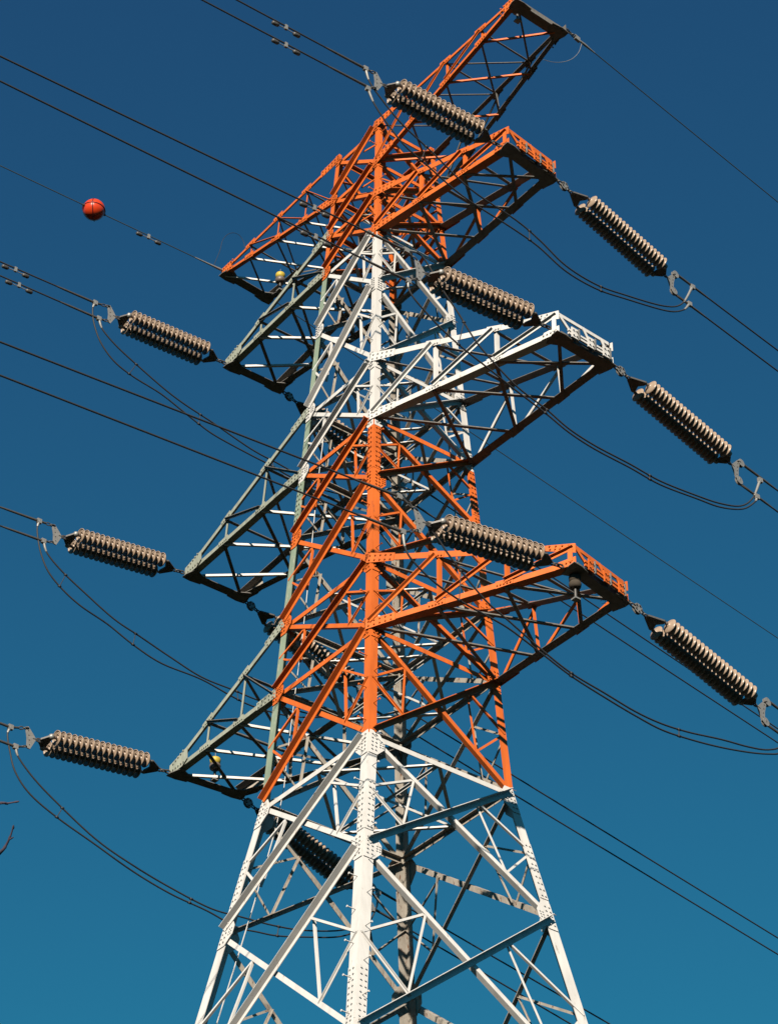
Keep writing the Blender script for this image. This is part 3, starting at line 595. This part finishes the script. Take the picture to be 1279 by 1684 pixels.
for j in range(3): oval_link(mb, a+dW2*(.08+.1*j), dW2, V((0, 0, 1)) if j % 2 else V((1, 0, 0)), .12, .012, DARKST)
mb.box(a+dW2*.38, dW2, V((1, 0, 0)), V((0, 0, 1)), .07, .03, .055, STEEL); mb.tube([a+dW2*.45, a+dW2*.6, a+dW2*.9], [.022, .03, .014], STEEL, 8)
mb.build('dead_end_clamp', wr)
for key, lab in (('LLOOP', 'thin pale wire hoop standing above the left orange peak'), ('RLOOP', 'thin curved bonding wire hanging below the topmost right arm tip')):
    mb = MB(); mb.tube(smooth_path(EARTH[key], 6), .006, CABLE if key == 'LLOOP' else STEEL, 6); tag(mb.build('bonding_wire'), lab, 'wire', 'bonding wires at the peak arms')
bc = a_l = V(EARTH['LF'][0])+dW*((V(EARTH['LF'][5])-V(EARTH['LF'][0])).dot(dW))
ball = empty('marker_ball', bc); R_ = .245
tag(ball, 'glossy orange red aircraft warning ball strung on the thin wire', 'marker ball')
prof = [(-R_*math.cos(math.pi*j/20), R_*math.sin(math.pi*j/20)) for j in range(21)]
mb = MB(); mb.lathe(V((0, 0, 0)), V((0, 0, 1)), prof, BALL, 40); mb.build('shell', ball)
for nn in (V((0.05, 0.08, 1)).normalized(), V((0.64, 0.77, 0.02)).normalized()):
    a1 = nn.orthogonal().normalized(); b1 = nn.cross(a1)
    mb = MB(); mb.tube([(a1*math.cos(t)+b1*math.sin(t))*R_*1.012 for t in [2*math.pi*j/48 for j in range(49)]], .011, BALLD, 6, caps=False); mb.build('seam', ball)
mb = MB()
for s in (-1, 1): mb.tube([dW*s*R_*.97, dW*s*R_*1.18], .03, DARKST, 8)
mb.build('wire_clamp', ball)

# ------------------------------------------------------------------ small yellow topped drums on the arms
def drum(loc, label, capm=None, s=1.0, bodym=None):
    capm = capm or YELLOW
    root = empty('warning_beacon', loc); Zv = V((0, 0, 1))
    mb = MB(); mb.lathe(V((0, 0, 0)), Zv, [(.0, 0), (0, .10*s), (.10*s, .11*s), (.13*s, .10*s), (.15*s, 0)], capm, 20); mb.build('cap', root)
    mb = MB(); mb.lathe(V((0, 0, -.13*s)), Zv, [(0, 0), (0, .07*s), (.03*s, .105*s), (.09*s, .115*s), (.13*s, .10*s), (.13*s, 0)], bodym or PORCB, 20); mb.build('body', root)
    mb = MB(); mb.tube([V((0, 0, -.13*s)), V((0, 0, -.36*s))], .028*s, DARKST, 8); mb.box(V((0, 0, -.36*s)), V((1, 0, 0)), V((0, 1, 0)), Zv, .06*s, .06*s, .015, STEEL); mb.build('bracket', root)
    mb = MB(); mb.tube([V((0, 0, .14*s)), V((0, 0, .28*s))], .005, STEEL, 5); mb.build('spike', root)
    tag(root, label, 'beacon', 'yellow capped drums on the arms')
drum(BEACON['el'], 'yellow capped drum beneath the left orange peak arm')
drum(BEACON['dl'], 'yellow capped drum on the lowest left pale green arm')
drum(BEACON['er'], 'yellow capped drum at the top edge on the right orange peak arm')
drum(BEACON['dr'], 'shade-darkened drum hanging under the lowest right orange arm tip', TWIG_SHADE, 1.0, TWIG_SHADE)  # cap and body coloured near black for the shade under the tip

# ------------------------------------------------------------------ twigs lodged in the lowest right arm
nb_ = MB(); c = V(NEST)
for i in range(46):
    d = V((random.gauss(0, 1), random.gauss(0, 1), random.gauss(0, .45))).normalized(); p0 = c+V((random.gauss(0, .09), random.gauss(0, .09), random.gauss(0, .04)))
    L_ = random.uniform(.12, .34); nb_.tube([p0-d*L_*.5, p0+V((0, 0, random.uniform(-.02, .02))), p0+d*L_*.5], .004, TWIG_SHADE, 4)
tag(nb_.build('bird_nest'), 'untidy clump of dark twigs caught in the lowest right arm tip', 'nest')

# ------------------------------------------------------------------ bare tree beside the viewpoint, only two twig tips in frame
tree = empty('bare_tree', (21.5, -21.4, 0)); T0 = V((21.5, -21.4, 0))
tag(tree, 'bare purple-brown tree whose twig tips poke in at the left edge', 'tree')
mb = MB(); mb.tube(smooth_path([(0, 0, -.1), (.05, 0, 2), (-.05, .05, 4.5), (.02, 0, 7), (.0, .05, 9.6)], 5), [.16*(1-i/24) + .02 for i in range(21)], BARK, 10); mb.build('trunk', tree)
for i in range(9):
    z = 3+i*.75; an = math.pi*.75+i*2.4; d = V((math.cos(an), math.sin(an), .55))
    if d.xy.dot(V((.617, .787))) > .2: d = V((-d.x, -d.y, d.z))
    mb = MB(); L_ = 1.6-.1*i; p0 = V((0, 0, z)); mb.tube(smooth_path([p0, p0+d*L_*.4, p0+d*L_+V((0, 0, .2))], 4), [.05-.004*j for j in range(9)], BARK, 7)
    for j in range(5):
        q0 = p0+d*L_*(.3+.14*j); e = (d+V((random.gauss(0, .6), random.gauss(0, .6), random.gauss(0, .4)))).normalized()
        mb.tube([q0, q0+e*.25, q0+e*.5+V((0, 0, .06))], [.012, .008, .004], BARK, 5)
    mb.build('branch', tree)
for tw in TWIG:
    P = [V(x)-T0 for x in tw]; st_ = V((0, .02, P[-1].z-.9)); path = smooth_path(P+[P[-1].lerp(st_, .5)+V((0, 0, .12)), st_], 5)
    n = len(path); mb = MB(); mb.tube(path, [.0035+.013*(i/n)**1.2+(.0022 if i % 5 == 1 and i < 14 else 0) for i in range(n)], BARK, 7)
    for i in (2, 7, 10):
        e = (path[i]-path[i+1]).normalized()+V((random.uniform(-.5, .5), random.uniform(-.5, .5), random.uniform(-.5, .5)))
        mb.tube([path[i], path[i]+e*.012, path[i]+e*.026], [.005, .0055, .001], BARK, 6)
    mb.build('branch', tree)
